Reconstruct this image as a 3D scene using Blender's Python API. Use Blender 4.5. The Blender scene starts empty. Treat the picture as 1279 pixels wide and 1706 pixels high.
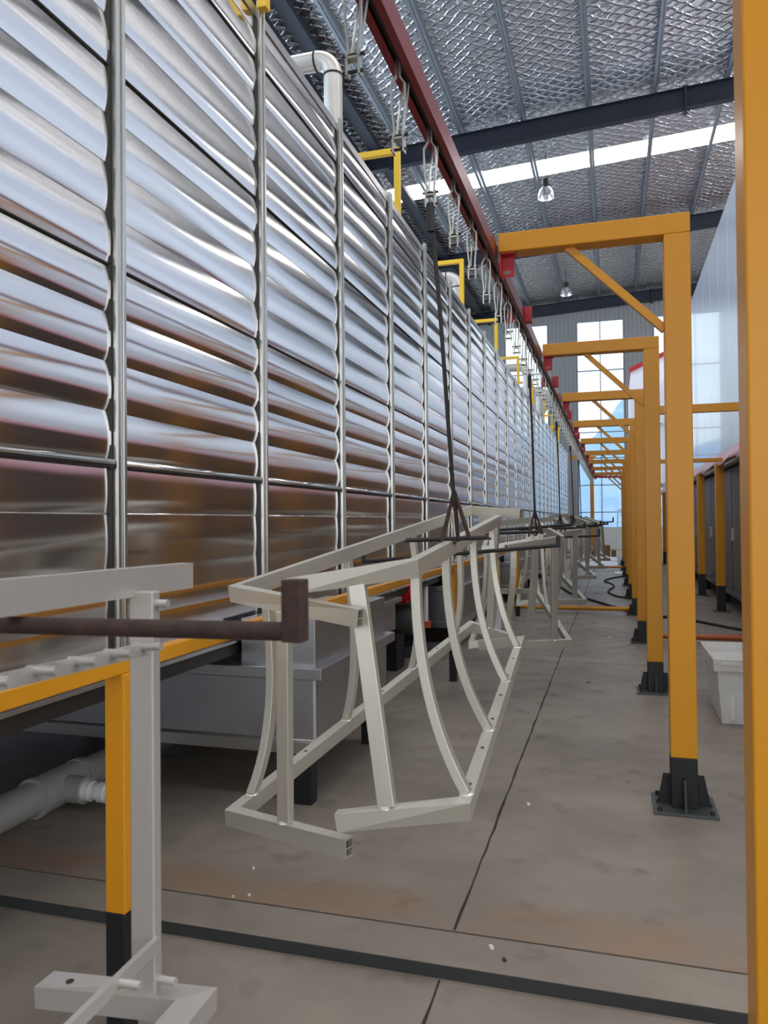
import bpy, bmesh, math, random
from mathutils import Vector, Matrix, noise
random.seed(7)
S = bpy.context.scene
C = S.collection
PI = math.pi
V = Vector

# ------------------------------------------------------------------ camera
F_PX, W_PX = 1281.0, 1279.0
yaw, pitch, roll = 0.28932894, 0.01291680, -0.0093
fw = V((-math.sin(yaw)*math.cos(pitch), math.cos(yaw)*math.cos(pitch), math.sin(pitch)))
rt = V((math.cos(yaw), math.sin(yaw), 0)); up = rt.cross(fw)
r2 = rt*math.cos(roll)+up*math.sin(roll); u2 = up*math.cos(roll)-rt*math.sin(roll)
cam = bpy.data.cameras.new('camera'); cam.sensor_fit = 'HORIZONTAL'; cam.sensor_width = 36
cam.lens = 36*F_PX/W_PX; cam.clip_start = 0.05; cam.clip_end = 600
cam.dof.use_dof = True; cam.dof.focus_distance = 5.0; cam.dof.aperture_fstop = 9.0
co = bpy.data.objects.new('camera', cam); C.objects.link(co)
m = Matrix((r2, u2, -fw)).transposed().to_4x4(); m.translation = V((0, 0, 1.5))
co.matrix_world = m; S.camera = co

# ------------------------------------------------------------------ world, light, exposure
S.view_settings.view_transform = 'Standard'; S.view_settings.look = 'None'
S.view_settings.gamma = 1; S.view_settings.use_curve_mapping = False
S.view_settings.exposure = 0.22
w = bpy.data.worlds.new('sky'); S.world = w; w.use_nodes = True
bg = w.node_tree.nodes['Background']; bg.inputs[0].default_value = (0.80, 0.90, 1.0, 1); bg.inputs[1].default_value = 1.5
SKY_SHEET = 6.0       # daylight through the roof's translucent sheets
def window_light(name, loc, rot, sx, sy, power, col):
    l = bpy.data.lights.new(name, 'AREA'); l.shape = 'RECTANGLE'; l.size = sx; l.size_y = sy
    l.energy = power; l.color = col
    o = bpy.data.objects.new(name, l); C.objects.link(o); o.location = loc; o.rotation_euler = rot
    return o
window_light('daylight_right_windows', (14.8, 14, 7.5), (0, math.radians(90), 0), 8, 44, 1800, (1.0, 0.97, 0.93))
window_light('daylight_left_windows', (-9.8, 14, 8.6), (0, math.radians(-90), 0), 5, 44, 900, (0.55, 0.75, 1.0))
window_light('daylight_open_gate', (2.5, -12.5, 4.5), (math.radians(90), 0, 0), 14, 7, 210, (1.0, 0.95, 0.88))

# ------------------------------------------------------------------ materials
def mat(name, col, rough=.5, metal=0., spec=.5, bump=None, var=None, coat=0):
    """bump=(scale,strength,distance)  var=(scale,amount,colour2)"""
    M = bpy.data.materials.new(name); M.use_nodes = True
    nt = M.node_tree; b = nt.nodes['Principled BSDF']
    b.inputs['Base Color'].default_value = (*col, 1); b.inputs['Roughness'].default_value = rough
    b.inputs['Metallic'].default_value = metal; b.inputs['Specular IOR Level'].default_value = spec
    b.inputs['Coat Weight'].default_value = coat
    tc = nt.nodes.new('ShaderNodeTexCoord')
    if var:
        n = nt.nodes.new('ShaderNodeTexNoise'); n.inputs['Scale'].default_value = var[0]; n.inputs['Detail'].default_value = 6
        r = nt.nodes.new('ShaderNodeValToRGB'); r.color_ramp.elements[0].position = .5-var[1]; r.color_ramp.elements[1].position = .5+var[1]
        r.color_ramp.elements[0].color = (*col, 1); r.color_ramp.elements[1].color = (*var[2], 1)
        nt.links.new(tc.outputs['Object'], n.inputs['Vector']); nt.links.new(n.outputs['Fac'], r.inputs[0])
        nt.links.new(r.outputs[0], b.inputs['Base Color'])
    if bump:
        n = nt.nodes.new('ShaderNodeTexNoise'); n.inputs['Scale'].default_value = bump[0]; n.inputs['Detail'].default_value = 4
        bp = nt.nodes.new('ShaderNodeBump'); bp.inputs['Strength'].default_value = bump[1]; bp.inputs['Distance'].default_value = bump[2]
        nt.links.new(tc.outputs['Object'], n.inputs['Vector']); nt.links.new(n.outputs['Fac'], bp.inputs['Height'])
        nt.links.new(bp.outputs[0], b.inputs['Normal'])
    return M
M = {}
M['sheet'] = mat('polished_stainless', (.84, .81, .805), .13, 1.0)
_nt = M['sheet'].node_tree; _b = _nt.nodes['Principled BSDF']; _g = _nt.nodes.new('ShaderNodeNewGeometry'); _c = _nt.nodes.new('ShaderNodeVectorMath')
_c.operation = 'CROSS_PRODUCT'; _c.inputs[1].default_value = (0, 0, 1); _nt.links.new(_g.outputs['Normal'], _c.inputs[0]); _nt.links.new(_c.outputs[0], _b.inputs['Tangent'])
_b.inputs['Anisotropic'].default_value = .68
M['upright'] = mat('satin_stainless', (.62, .61, .58), .28, 1.0, bump=(60, .1, .002))
M['tank'] = mat('brushed_stainless', (.55, .55, .58), .33, 1.0, bump=(9, .15, .01), var=(3, .3, (.47, .46, .47)))
M['yellow'] = mat('yellow_paint', (.66, .285, .010), .34, 0, .4, var=(1.5, .3, (.61, .25, .008)))
M['yellow2'] = mat('lemon_yellow_paint', (.80, .50, .02), .4)
M['black'] = mat('black_paint', (.008, .008, .009), .45)
M['plate'] = mat('grey_steel_plate', (.09, .10, .10), .5, .5)
M['red'] = mat('red_painted_track', (.20, .012, .018), .35)
M['redbright'] = mat('red_paint', (.42, .01, .015), .4)
M['redtank'] = mat('bright_red_paint', (.8, .01, .02), .35)
M['navy'] = mat('navy_painted_steel', (.010, .013, .024), .5)
M['galv'] = mat('galvanised_steel', (.30, .34, .38), .4, .6)
M['alu'] = mat('raw_aluminium', (.66, .635, .56), .36, .6, bump=(120, .08, .001), var=(2.5, .3, (.57, .55, .475)))
M['alu2'] = mat('pale_aluminium', (.52, .495, .47), .36, .5, bump=(120, .08, .001))
M['weld'] = mat('weld_bead', (.85, .84, .80), .3, .8)
M['rust'] = mat('rusty_steel_rod', (.022, .013, .010), .7, .1, bump=(90, .6, .004), var=(30, .2, (.055, .026, .019)))
M['rod'] = mat('dark_steel_rod', (.03, .026, .026), .5, .5)
M['wire'] = mat('zinc_hanger', (.55, .55, .50), .3, .9)
M['pvc'] = mat('grey_plastic_pipe', (.35, .34, .32), .4)
M['white'] = mat('white_plastic', (.82, .82, .82), .4)
M['basket'] = mat('white_basket_plastic', (.72, .71, .69), .45, var=(8, .3, (.6, .58, .55)))
M['pipe'] = mat('pale_insulated_pipe', (.62, .60, .56), .35, .35, var=(4, .3, (.52, .49, .45)))
M['dark'] = mat('dark_steel_and_shade', (.02, .017, .014), .5)  # also colours the shade in the wall gaps and under the ledge
M['clad'] = mat('grey_wall_cladding', (.30, .31, .31), .55)
M['grout'] = mat('base_wall_paint', (.6, .6, .58), .7)
M['orange'] = mat('orange_pipe_paint', (.62, .22, .03), .4)
M['redorange'] = mat('reddish_pipe_paint', (.45, .10, .025), .4)
M['rubber'] = mat('black_rubber', (.015, .015, .015), .6)
M['cabinet'] = mat('grey_oven_sheet', (.125, .115, .112), .38, .25)
M['pinkfilm'] = mat('pink_trim_film', (.62, .30, .36), .4)
M['panel'] = mat('sky_tinted_sandwich_panel', (.72, .755, .83), .22, 0, .6, coat=.4)  # whitish panel, blue sky reflection put into the base colour
M['panelw'] = mat('white_sandwich_panel', (.80, .80, .88), .4)
M['frame'] = mat('window_frame_aluminium', (.25, .28, .32), .5)
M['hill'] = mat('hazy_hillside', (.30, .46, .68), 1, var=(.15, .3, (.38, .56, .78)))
M['wood'] = mat('cardboard', (.30, .16, .08), .8)
M['paper'] = mat('scrap_paper', (.7, .66, .58), .8)
M['lamp'] = mat('lamp_reflector', (.75, .74, .72), .18, .9)
M['sidewall'] = mat('side_wall_cladding', (.28, .33, .42), .6)

def emis(name, col, s):
    X = bpy.data.materials.new(name); X.use_nodes = True; nt = X.node_tree
    b = nt.nodes['Principled BSDF']; b.inputs['Base Color'].default_value = (.8, .8, .8, 1)
    b.inputs['Emission Color'].default_value = (*col, 1); b.inputs['Emission Strength'].default_value = s
    return X
M['skylight'] = emis('translucent_roof_sheet', (1, .97, .93), SKY_SHEET)

def glass_mat():
    X = bpy.data.materials.new('window_glass'); X.use_nodes = True; nt = X.node_tree; nt.nodes.clear()
    o = nt.nodes.new('ShaderNodeOutputMaterial'); t = nt.nodes.new('ShaderNodeBsdfTransparent'); g = nt.nodes.new('ShaderNodeBsdfGlossy')
    t.inputs[0].default_value = (.90, .98, 1, 1); g.inputs['Roughness'].default_value = .05
    mx = nt.nodes.new('ShaderNodeMixShader'); mx.inputs[0].default_value = .06
    nt.links.new(t.outputs[0], mx.inputs[1]); nt.links.new(g.outputs[0], mx.inputs[2]); nt.links.new(mx.outputs[0], o.inputs[0])
    return X
M['glass'] = glass_mat()

def foil_mat():
    X = bpy.data.materials.new('quilted_roof_foil'); X.use_nodes = True; nt = X.node_tree; L = nt.links
    b = nt.nodes['Principled BSDF']; b.inputs['Base Color'].default_value = (.78, .78, .80, 1)
    b.inputs['Metallic'].default_value = .95; b.inputs['Roughness'].default_value = .26
    tc = nt.nodes.new('ShaderNodeTexCoord')
    nz = nt.nodes.new('ShaderNodeTexNoise'); nz.inputs['Scale'].default_value = 1.6; nz.inputs['Detail'].default_value = 3
    L.new(tc.outputs['Object'], nz.inputs['Vector'])
    sub = nt.nodes.new('ShaderNodeVectorMath'); sub.operation = 'SCALE'; sub.inputs[3].default_value = .35
    L.new(nz.outputs['Color'], sub.inputs[0])
    add = nt.nodes.new('ShaderNodeVectorMath'); add.operation = 'ADD'
    L.new(tc.outputs['Object'], add.inputs[0]); L.new(sub.outputs[0], add.inputs[1])
    hs = []
    for a in (52, -52):
        mp = nt.nodes.new('ShaderNodeMapping'); mp.inputs['Rotation'].default_value = (0, 0, math.radians(a))
        L.new(add.outputs[0], mp.inputs['Vector'])
        wv = nt.nodes.new('ShaderNodeTexWave'); wv.wave_type = 'BANDS'; wv.bands_direction = 'X'; wv.inputs['Scale'].default_value = 1.3
        wv.inputs['Distortion'].default_value = .6; wv.inputs['Detail'].default_value = 2
        L.new(mp.outputs[0], wv.inputs['Vector'])
        pw = nt.nodes.new('ShaderNodeMath'); pw.operation = 'POWER'; pw.inputs[1].default_value = 6
        L.new(wv.outputs['Fac'], pw.inputs[0]); hs.append(pw)
    ad = nt.nodes.new('ShaderNodeMath'); ad.operation = 'MAXIMUM'
    L.new(hs[0].outputs[0], ad.inputs[0]); L.new(hs[1].outputs[0], ad.inputs[1])
    n2 = nt.nodes.new('ShaderNodeTexNoise'); n2.inputs['Scale'].default_value = 4; n2.inputs['Detail'].default_value = 5
    L.new(tc.outputs['Object'], n2.inputs['Vector'])
    ml = nt.nodes.new('ShaderNodeMath'); ml.operation = 'MULTIPLY_ADD'; ml.inputs[1].default_value = 1.3
    L.new(n2.outputs['Fac'], ml.inputs[0]); L.new(ad.outputs[0], ml.inputs[2])
    bp = nt.nodes.new('ShaderNodeBump'); bp.inputs['Strength'].default_value = .9; bp.inputs['Distance'].default_value = .032
    L.new(ml.outputs[0], bp.inputs['Height']); L.new(bp.outputs[0], b.inputs['Normal'])
    return X
M['foil'] = foil_mat()

def concrete_mat():
    X = bpy.data.materials.new('worn_concrete'); X.use_nodes = True; nt = X.node_tree; L = nt.links
    b = nt.nodes['Principled BSDF']
    tc = nt.nodes.new('ShaderNodeTexCoord')
    n = nt.nodes.new('ShaderNodeTexNoise'); n.inputs['Scale'].default_value = 1.1; n.inputs['Detail'].default_value = 9; n.inputs['Roughness'].default_value = .62
    L.new(tc.outputs['Object'], n.inputs['Vector'])
    r = nt.nodes.new('ShaderNodeValToRGB'); e = r.color_ramp.elements
    e[0].position = .3; e[0].color = (.185, .155, .13, 1); e[1].position = .72; e[1].color = (.325, .28, .235, 1)
    L.new(n.outputs['Fac'], r.inputs[0])
    # stains
    n2 = nt.nodes.new('ShaderNodeTexNoise'); n2.inputs['Scale'].default_value = 4.5; n2.inputs['Detail'].default_value = 5
    L.new(tc.outputs['Object'], n2.inputs['Vector'])
    r2_ = nt.nodes.new('ShaderNodeValToRGB'); r2_.color_ramp.elements[0].position = .60; r2_.color_ramp.elements[1].position = .76
    L.new(n2.outputs['Fac'], r2_.inputs[0])
    mx = nt.nodes.new('ShaderNodeMixRGB'); mx.blend_type = 'MULTIPLY'; mx.inputs[2].default_value = (.62, .62, .64, 1)
    L.new(r2_.outputs[0], mx.inputs[0]); L.new(r.outputs[0], mx.inputs[1])
    # rust band beside the kerb (y 2.8 .. 3.1)
    sp = nt.nodes.new('ShaderNodeSeparateXYZ'); L.new(tc.outputs['Object'], sp.inputs[0])
    mr = nt.nodes.new('ShaderNodeMapRange'); mr.interpolation_type = 'SMOOTHSTEP'
    mr.inputs['From Min'].default_value = 3.12; mr.inputs['From Max'].default_value = 2.92
    L.new(sp.outputs['Y'], mr.inputs['Value'])
    mr2 = nt.nodes.new('ShaderNodeMath'); mr2.operation = 'GREATER_THAN'; mr2.inputs[1].default_value = 2.785
    L.new(sp.outputs['Y'], mr2.inputs[0])
    n3 = nt.nodes.new('ShaderNodeTexNoise'); n3.inputs['Scale'].default_value = 2.2; n3.inputs['Detail'].default_value = 4
    L.new(tc.outputs['Object'], n3.inputs['Vector'])
    r3 = nt.nodes.new('ShaderNodeValToRGB'); r3.color_ramp.elements[0].position = .42; r3.color_ramp.elements[1].position = .56
    L.new(n3.outputs['Fac'], r3.inputs[0])
    a1 = nt.nodes.new('ShaderNodeMath'); a1.operation = 'MULTIPLY'; L.new(mr.outputs[0], a1.inputs[0]); L.new(mr2.outputs[0], a1.inputs[1])
    a2 = nt.nodes.new('ShaderNodeMath'); a2.operation = 'MULTIPLY'; L.new(a1.outputs[0], a2.inputs[0]); L.new(r3.outputs[0], a2.inputs[1])
    a3 = nt.nodes.new('ShaderNodeMath'); a3.operation = 'MULTIPLY'; a3.inputs[1].default_value = .55; L.new(a2.outputs[0], a3.inputs[0])
    mx2 = nt.nodes.new('ShaderNodeMixRGB'); mx2.inputs[2].default_value = (.27, .155, .085, 1)
    L.new(a3.outputs[0], mx2.inputs[0]); L.new(mx.outputs[0], mx2.inputs[1])
    L.new(mx2.outputs[0], b.inputs['Base Color'])
    b.inputs['Roughness'].default_value = .42; b.inputs['Specular IOR Level'].default_value = .4
    rr = nt.nodes.new('ShaderNodeMapRange'); rr.inputs['To Min'].default_value = .32; rr.inputs['To Max'].default_value = .6
    L.new(n2.outputs['Fac'], rr.inputs['Value']); L.new(rr.outputs[0], b.inputs['Roughness'])
    bp = nt.nodes.new('ShaderNodeBump'); bp.inputs['Strength'].default_value = .25; bp.inputs['Distance'].default_value = .004
    L.new(n.outputs['Fac'], bp.inputs['Height']); L.new(bp.outputs[0], b.inputs['Normal'])
    return X
M['concrete'] = concrete_mat()
M['joint'] = mat('dark_floor_joint', (.035, .03, .026), .9)
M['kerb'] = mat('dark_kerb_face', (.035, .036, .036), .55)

# ------------------------------------------------------------------ mesh helpers
class MB:
    def __init__(s): s.v = []; s.f = []; s.mi = []
    def add(s, vs, fs, mi=0):
        n = len(s.v); s.v += [tuple(v) for v in vs]; s.f += [tuple(i+n for i in f) for f in fs]; s.mi += [mi]*len(fs); return s
    def box(s, a, b, mi=0):
        x0, y0, z0 = a; x1, y1, z1 = b
        vs = [(x0, y0, z0), (x1, y0, z0), (x1, y1, z0), (x0, y1, z0), (x0, y0, z1), (x1, y0, z1), (x1, y1, z1), (x0, y1, z1)]
        return s.add(vs, [(0, 3, 2, 1), (4, 5, 6, 7), (0, 1, 5, 4), (1, 2, 6, 5), (2, 3, 7, 6), (3, 0, 4, 7)], mi)
    def prism(s, poly, axis, a, b, mi=0):
        """poly: 2-d points in the plane across axis (0: (y,z), 1: (x,z), 2: (x,y))"""
        def p(q, t):
            return (t, q[0], q[1]) if axis == 0 else (q[0], t, q[1]) if axis == 1 else (q[0], q[1], t)
        n = len(poly); vs = [p(q, a) for q in poly]+[p(q, b) for q in poly]
        fs = [tuple(range(n))[::-1], tuple(range(n, 2*n))]+[(i, (i+1) % n, n+(i+1) % n, n+i) for i in range(n)]
        return s.add(vs, fs, mi)
    def sweep(s, pts, prof, upv=(0, 0, 1), mi=0, caps=True, closed=False):
        """sweep closed profile [(side,up)] along pts with mitred corners"""
        pts = [V(p) for p in pts]; n = len(prof); upv = V(upv); vs = []
        N = len(pts)
        dirs = [(pts[(i+1) % N]-pts[i]).normalized() for i in range(N-1+(1 if closed else 0))]
        for i in range(N):
            if closed: d0, d1 = dirs[i-1], dirs[i]
            else: d0 = dirs[max(i-1, 0)]; d1 = dirs[min(i, N-2)]
            t = (d0+d1).normalized(); side0 = d1.cross(upv).normalized(); uu = side0.cross(d1).normalized()
            for (a, b) in prof:
                q = pts[i]+side0*a+uu*b
                # slide along d1 to the mitre plane
                den = d1.dot(t)
                k = (pts[i]-q).dot(t)/den if abs(den) > .1 else 0
                vs.append(q+d1*k)
        fs = []
        for i in range(N-1+(1 if closed else 0)):
            j = (i+1) % N
            for k in range(n):
                k2 = (k+1) % n
                fs.append((i*n+k, i*n+k2, j*n+k2, j*n+k))
        if caps and not closed:
            fs.append(tuple(range(n))[::-1]); fs.append(tuple((N-1)*n+k for k in range(n)))
        return s.add(vs, fs, mi)
    def tube(s, pts, r, seg=10, mi=0, caps=True):
        pts = [V(p) for p in pts]; up0 = V((0, 0, 1))
        d = (pts[-1]-pts[0]).normalized()
        if abs(d.z) > .8 and all(abs((pts[i+1]-pts[i]).normalized().z) > .3 for i in range(len(pts)-1)): up0 = V((0, 1, 0))
        # parallel transport
        N = len(pts); dirs = [(pts[i+1]-pts[i]).normalized() for i in range(N-1)]
        t = dirs[0]; nrm = t.cross(V((0, 0, 1))); 
        if nrm.length < .1: nrm = t.cross(V((0, 1, 0)))
        nrm.normalize(); vs = []
        for i in range(N):
            tt = (dirs[max(i-1, 0)]+dirs[min(i, N-2)]).normalized()
            nrm = (nrm-tt*nrm.dot(tt)).normalized(); bn = tt.cross(nrm)
            rr = r[i] if isinstance(r, (list, tuple)) else r
            for k in range(seg):
                a = 2*PI*k/seg; vs.append(pts[i]+nrm*math.cos(a)*rr+bn*math.sin(a)*rr)
        fs = []
        for i in range(N-1):
            for k in range(seg):
                k2 = (k+1) % seg; fs.append((i*seg+k, i*seg+k2, (i+1)*seg+k2, (i+1)*seg+k))
        if caps: fs.append(tuple(range(seg))[::-1]); fs.append(tuple((N-1)*seg+k for k in range(seg)))
        return s.add(vs, fs, mi)
    def hollow(s, pts, w, h, wall=.004, upv=(0, 0, 1), web=True, closed=False):
        """rectangular hollow section with open ends"""
        a, b = w/2, h/2; o = [(-a, -b), (a, -b), (a, b), (-a, b)]
        s.sweep(pts, o, upv, caps=False, closed=closed)
        if closed: return s
        for e in (0, 1):
            P = [V(p) for p in pts]; P = P if e == 0 else P[::-1]
            d = (P[1]-P[0]).normalized(); sd = d.cross(V(upv)).normalized(); uu = sd.cross(d).normalized()
            a2, b2 = a-wall, b-wall; inn = [(-a2, -b2), (a2, -b2), (a2, b2), (-a2, b2)]
            vs = [P[0]+sd*x+uu*y for x, y in o]+[P[0]+sd*x+uu*y for x, y in inn]+[P[0]+d*.05+sd*x+uu*y for x, y in inn]
            fs = [(k, (k+1) % 4, 4+(k+1) % 4, 4+k) for k in range(4)]+[(4+k, 4+(k+1) % 4, 8+(k+1) % 4, 8+k) for k in range(4)]
            s.add(vs, fs, 0); s.add(vs[8:], [(0, 1, 2, 3)], 1)
            if web:
                t = wall*.5; q = [P[0]+sd*-a2+uu*-t, P[0]+sd*a2+uu*-t, P[0]+sd*a2+uu*t, P[0]+sd*-a2+uu*t]
                s.add(q, [(0, 1, 2, 3)], 0)
        return s
    def lathe(s, prof, c=(0, 0, 0), seg=20, mi=0):
        vs = []; c = V(c)
        for r, z in prof:
            for k in range(seg):
                a = 2*PI*k/seg; vs.append(c+V((r*math.cos(a), r*math.sin(a), z)))
        fs = [(i*seg+k, i*seg+(k+1) % seg, (i+1)*seg+(k+1) % seg, (i+1)*seg+k) for i in range(len(prof)-1) for k in range(seg)]
        return s.add(vs, fs, mi)
    def build(s, name, mats, parent=None, smooth=False, bevel=0, off=None):
        me = bpy.data.meshes.new(name)
        vs = s.v if off is None else [tuple(V(v)-V(off)) for v in s.v]
        me.from_pydata(vs, [], s.f)
        mats = mats if isinstance(mats, (list, tuple)) else [mats]
        for q in mats: me.materials.append(q)
        me.polygons.foreach_set('material_index', [min(i, len(mats)-1) for i in s.mi])
        bm = bmesh.new(); bm.from_mesh(me); bmesh.ops.recalc_face_normals(bm, faces=bm.faces)
        bm.to_mesh(me); bm.free()
        if smooth:
            me.polygons.foreach_set('use_smooth', [True]*len(me.polygons))
        me.update()
        if smooth and smooth != 'all':
            try: me.set_sharp_from_angle(angle=math.radians(35))
            except Exception: pass
        o = bpy.data.objects.new(name, me); C.objects.link(o)
        if off is not None: o.location = off
        if parent: o.parent = parent; 
        if bevel:
            b = o.modifiers.new('bevel', 'BEVEL'); b.width = bevel; b.segments = 2; b.limit_method = 'ANGLE'
        return o

def thing(name, label, cat, loc=(0, 0, 0), group=None, rotz=0):
    o = bpy.data.objects.new(name, None); C.objects.link(o); o.location = loc; o.rotation_euler = (0, 0, rotz)
    o.empty_display_size = .1
    o['label'] = label; o['category'] = cat
    if group: o['group'] = group
    return o
def tag(o, label, cat, group=None):
    o['label'] = label; o['category'] = cat
    if group: o['group'] = group
    return o
def struct(o): o['kind'] = 'structure'; return o
def dup(root, loc, rotz=None, label=None, skip=()):
    r = root.copy(); C.objects.link(r); r.location = loc
    if rotz is not None: r.rotation_euler = (0, 0, rotz)
    if label: r['label'] = label
    for ch in list(root.children):
        if ch.name.split('.')[0] in skip: continue
        c = ch.copy(); C.objects.link(c); c.parent = r
        for g in list(ch.children):
            d = g.copy(); C.objects.link(d); d.parent = c
    return r
_ones = ['', 'first', 'second', 'third', 'fourth', 'fifth', 'sixth', 'seventh', 'eighth', 'ninth', 'tenth', 'eleventh', 'twelfth',
         'thirteenth', 'fourteenth', 'fifteenth', 'sixteenth', 'seventeenth', 'eighteenth', 'nineteenth']
_tens = {2: ('twenty', 'twentieth'), 3: ('thirty', 'thirtieth'), 4: ('forty', 'fortieth'), 5: ('fifty', 'fiftieth'), 6: ('sixty', 'sixtieth')}
def nth(n):
    if n < 20: return _ones[n]
    a, b = divmod(n, 10)
    return _tens[a][1] if b == 0 else _tens[a][0]+'-'+_ones[b]

# ------------------------------------------------------------------ the hall
KY0, KY1, LOW = 2.56, 2.78, -0.045
fl = MB(); fl.box((-10, KY1+.008, -.3), (15, 42, 0)).box((-10, KY0+.004, -.3), (15, KY1-.004, 0))
fl.box((-10, -13, -.3), (15, KY0, LOW))
fl.box((-10, KY1-.01, -.3), (15, KY1+.01, -.004), 1)
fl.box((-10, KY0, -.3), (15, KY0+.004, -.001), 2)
struct(fl.build('floor', [M['concrete'], M['joint'], M['kerb']]))
# sawn joints, slightly ragged
def joint(pts, wd, z, nm):
    j = MB(); L, R = [], []
    n = 0
    P = []
    for a, b in zip(pts[:-1], pts[1:]):
        a = V(a); b = V(b); k = max(2, int((b-a).length/.12))
        for i in range(k): P.append(a.lerp(b, i/k))
    P.append(V(pts[-1])); d = (P[-1]-P[0]).normalized(); sd = V((d.y, -d.x))
    for p in P:
        t = wd*random.uniform(.55, 1.3); o_ = random.uniform(-.25, .25)*wd
        L.append((p.x+sd.x*(t/2+o_), p.y+sd.y*(t/2+o_), z)); R.append((p.x-sd.x*(t/2-o_), p.y-sd.y*(t/2-o_), z))
    n = len(P); j.add(L+R, [(i, i+1, n+i+1, n+i) for i in range(n-1)])
    return struct(j.build(nm, M['joint']))
joint([(-.575, 2.79), (-.572, 41)], .012, .0015, 'trim_1')
joint([(-.60, -6), (-.578, 2.55)], .010, LOW+.0015, 'trim_2')
joint([(1.05, 2.8), (1.05, 41)], .006, .0015, 'trim_3')
joint([(-9, 8.35), (8, 8.35)], .007, .0015, 'trim_4')
joint([(-9, 16.4), (8, 16.4)], .010, .0015, 'trim_5')
joint([(-9, 23.4), (8, 23.4)], .012, .0015, 'trim_6')

SL = .055
def zr(x): return 13.16+SL*x
# roof foil with skylight openings between the bays
yb = [-13, -4.0, -2.0, 6.5, 8.5, 24.95, 26.15, 42]
ce = MB(); X0, X1 = -10, 15
for a, b in zip(yb[0::2], yb[1::2]):
    ce.add([(X0, a, zr(X0)), (X1, a, zr(X1)), (X1, b, zr(X1)), (X0, b, zr(X0))], [(0, 1, 2, 3)])
    ce.add([(X0, a, zr(X0)+.1), (X1, a, zr(X1)+.1), (X1, b, zr(X1)+.1), (X0, b, zr(X0)+.1)], [(0, 1, 2, 3)])
struct(ce.build('ceiling', M['foil']))
for i, (a, b) in enumerate(zip(yb[1::2][:-1], yb[2::2])):
    q = MB(); q.add([(X0, a, zr(X0)+.03), (X1, a, zr(X1)+.03), (X1, b, zr(X1)+.03), (X0, b, zr(X0)+.03)], [(0, 1, 2, 3)])
    struct(q.build('window_%d' % (10+i), M['skylight']))

# walls
cl = MB()
WY = 41.3
def clad(mb, x0, x1, z0, z1, y):
    """vertical trapezoid ribs"""
    p = .22; n = max(1, int(round((x1-x0)/p))); p = (x1-x0)/n; vs = []
    for i in range(n):
        for t, d in ((0, 0), (.25, 0), (.35, .04), (.65, .04), (.75, 0)): vs.append((x0+(i+t)*p, y-d))
    vs.append((x1, y)); k = len(vs)
    mb.add([(x, yy, z0) for x, yy in vs]+[(x, yy, z1) for x, yy in vs], [(i, i+1, k+i+1, k+i) for i in range(k-1)])
    mb.box((x0, y+.01, z0), (x1, y+.12, z1))
wins = [(-9.2, -7.0), (-5.42, -3.2), (-1.69, .62), (2.1, 4.4), (6.0, 8.3), (10, 12.3)]
ex = [-10]+[q for w_ in wins for q in w_]+[15]
for a, b in zip(ex[0::2], ex[1::2]): clad(cl, a, b, 1.1, 13.9, WY)
for a, b in wins: clad(cl, a, b, 11.82, 13.9, WY)
cl.box((-10, WY-.06, 0), (15, WY+.12, 1.1), 1)
struct(cl.build('wall_back', [M['clad'], M['grout']]))
wl = MB(); wl.box((-10.1, -13, 0), (-10, 41.3, 6)).box((-10.1, -13, 11.2), (-10, 41.3, 13)); struct(wl.build('wall_left', M['sidewall']))
wr = MB(); wr.box((15, -13, 0), (15.1, 41.3, 3.4)).box((15, -13, 11.6), (15.1, 41.3, 14)); struct(wr.build('wall_right', M['clad']))
wf = MB(); wf.box((-10, -13.1, 0), (-5, -13, 12.6)).box((10, -13.1, 0), (15, -13, 13.8)).box((-5, -13.1, 8.1), (10, -13, 13.7))
struct(wf.build('wall_front', M['clad']))
for i, (a, b) in enumerate(wins):
    fr = MB(); zs = [1.1, 1.9, 3.3, 4.7, 6.05, 9.25, 11.82]; th = .05
    for x in (a, (a+b)/2, b): fr.box((x-th/2, WY-.03, 1.1), (x+th/2, WY+.05, 11.82))
    for z in zs: fr.box((a, WY-.03, z-th/2), (b, WY+.05, z+th/2))
    f_ = struct(fr.build('window_%d' % (i+1), M['frame']))
    g = MB(); g.add([(a, WY, 1.1), (b, WY, 1.1), (b, WY, 11.82), (a, WY, 11.82)], [(0, 1, 2, 3)])
    g.build('pane', M['glass'], f_)
# eaves side girts and columns on the left wall
# rafters
def rafter(y, i, lab):
    r = thing('roof_rafter', lab, 'roof beam', (0, y, 12), 'navy roof rafters')
    b = MB(); x0, x1 = -9.9, 14.9
    def zt(x): return zr(x)-.2
    fwid = .11
    for (za, zb_, wv) in ((-.02, 0, fwid), (-.56, -.535, fwid), (-.54, -.01, .008)):
        vs = []
        for x in (x0, x1):
            for yy in (-wv, wv):
                vs += [(x, y+yy, zt(x)+za), (x, y+yy, zt(x)+zb_)]
        b.add(vs, [(0, 1, 3, 2), (4, 6, 7, 5), (0, 2, 6, 4), (1, 5, 7, 3), (0, 4, 5, 1), (2, 3, 7, 6)])
    o = b.build('beam', M['navy']); o.parent = r; o.location = (0, -y, -12)
    for xs in (-6.2, 2.0, 8.0):
        p = MB(); p.box((xs-.03, y-.14, zt(xs)-.66), (xs+.03, y+.14, zt(xs)+.02))
        for zz in (-.66, -.02):
            for yy in (-.1, .1): p.tube([(xs-.08, y+yy, zt(xs)+zz+.04), (xs+.08, y+yy, zt(xs)+zz+.04)], .02, 6)
        o = p.build('splice_plate', M['navy']); o.parent = r; o.location = (0, -y, -12)
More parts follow.
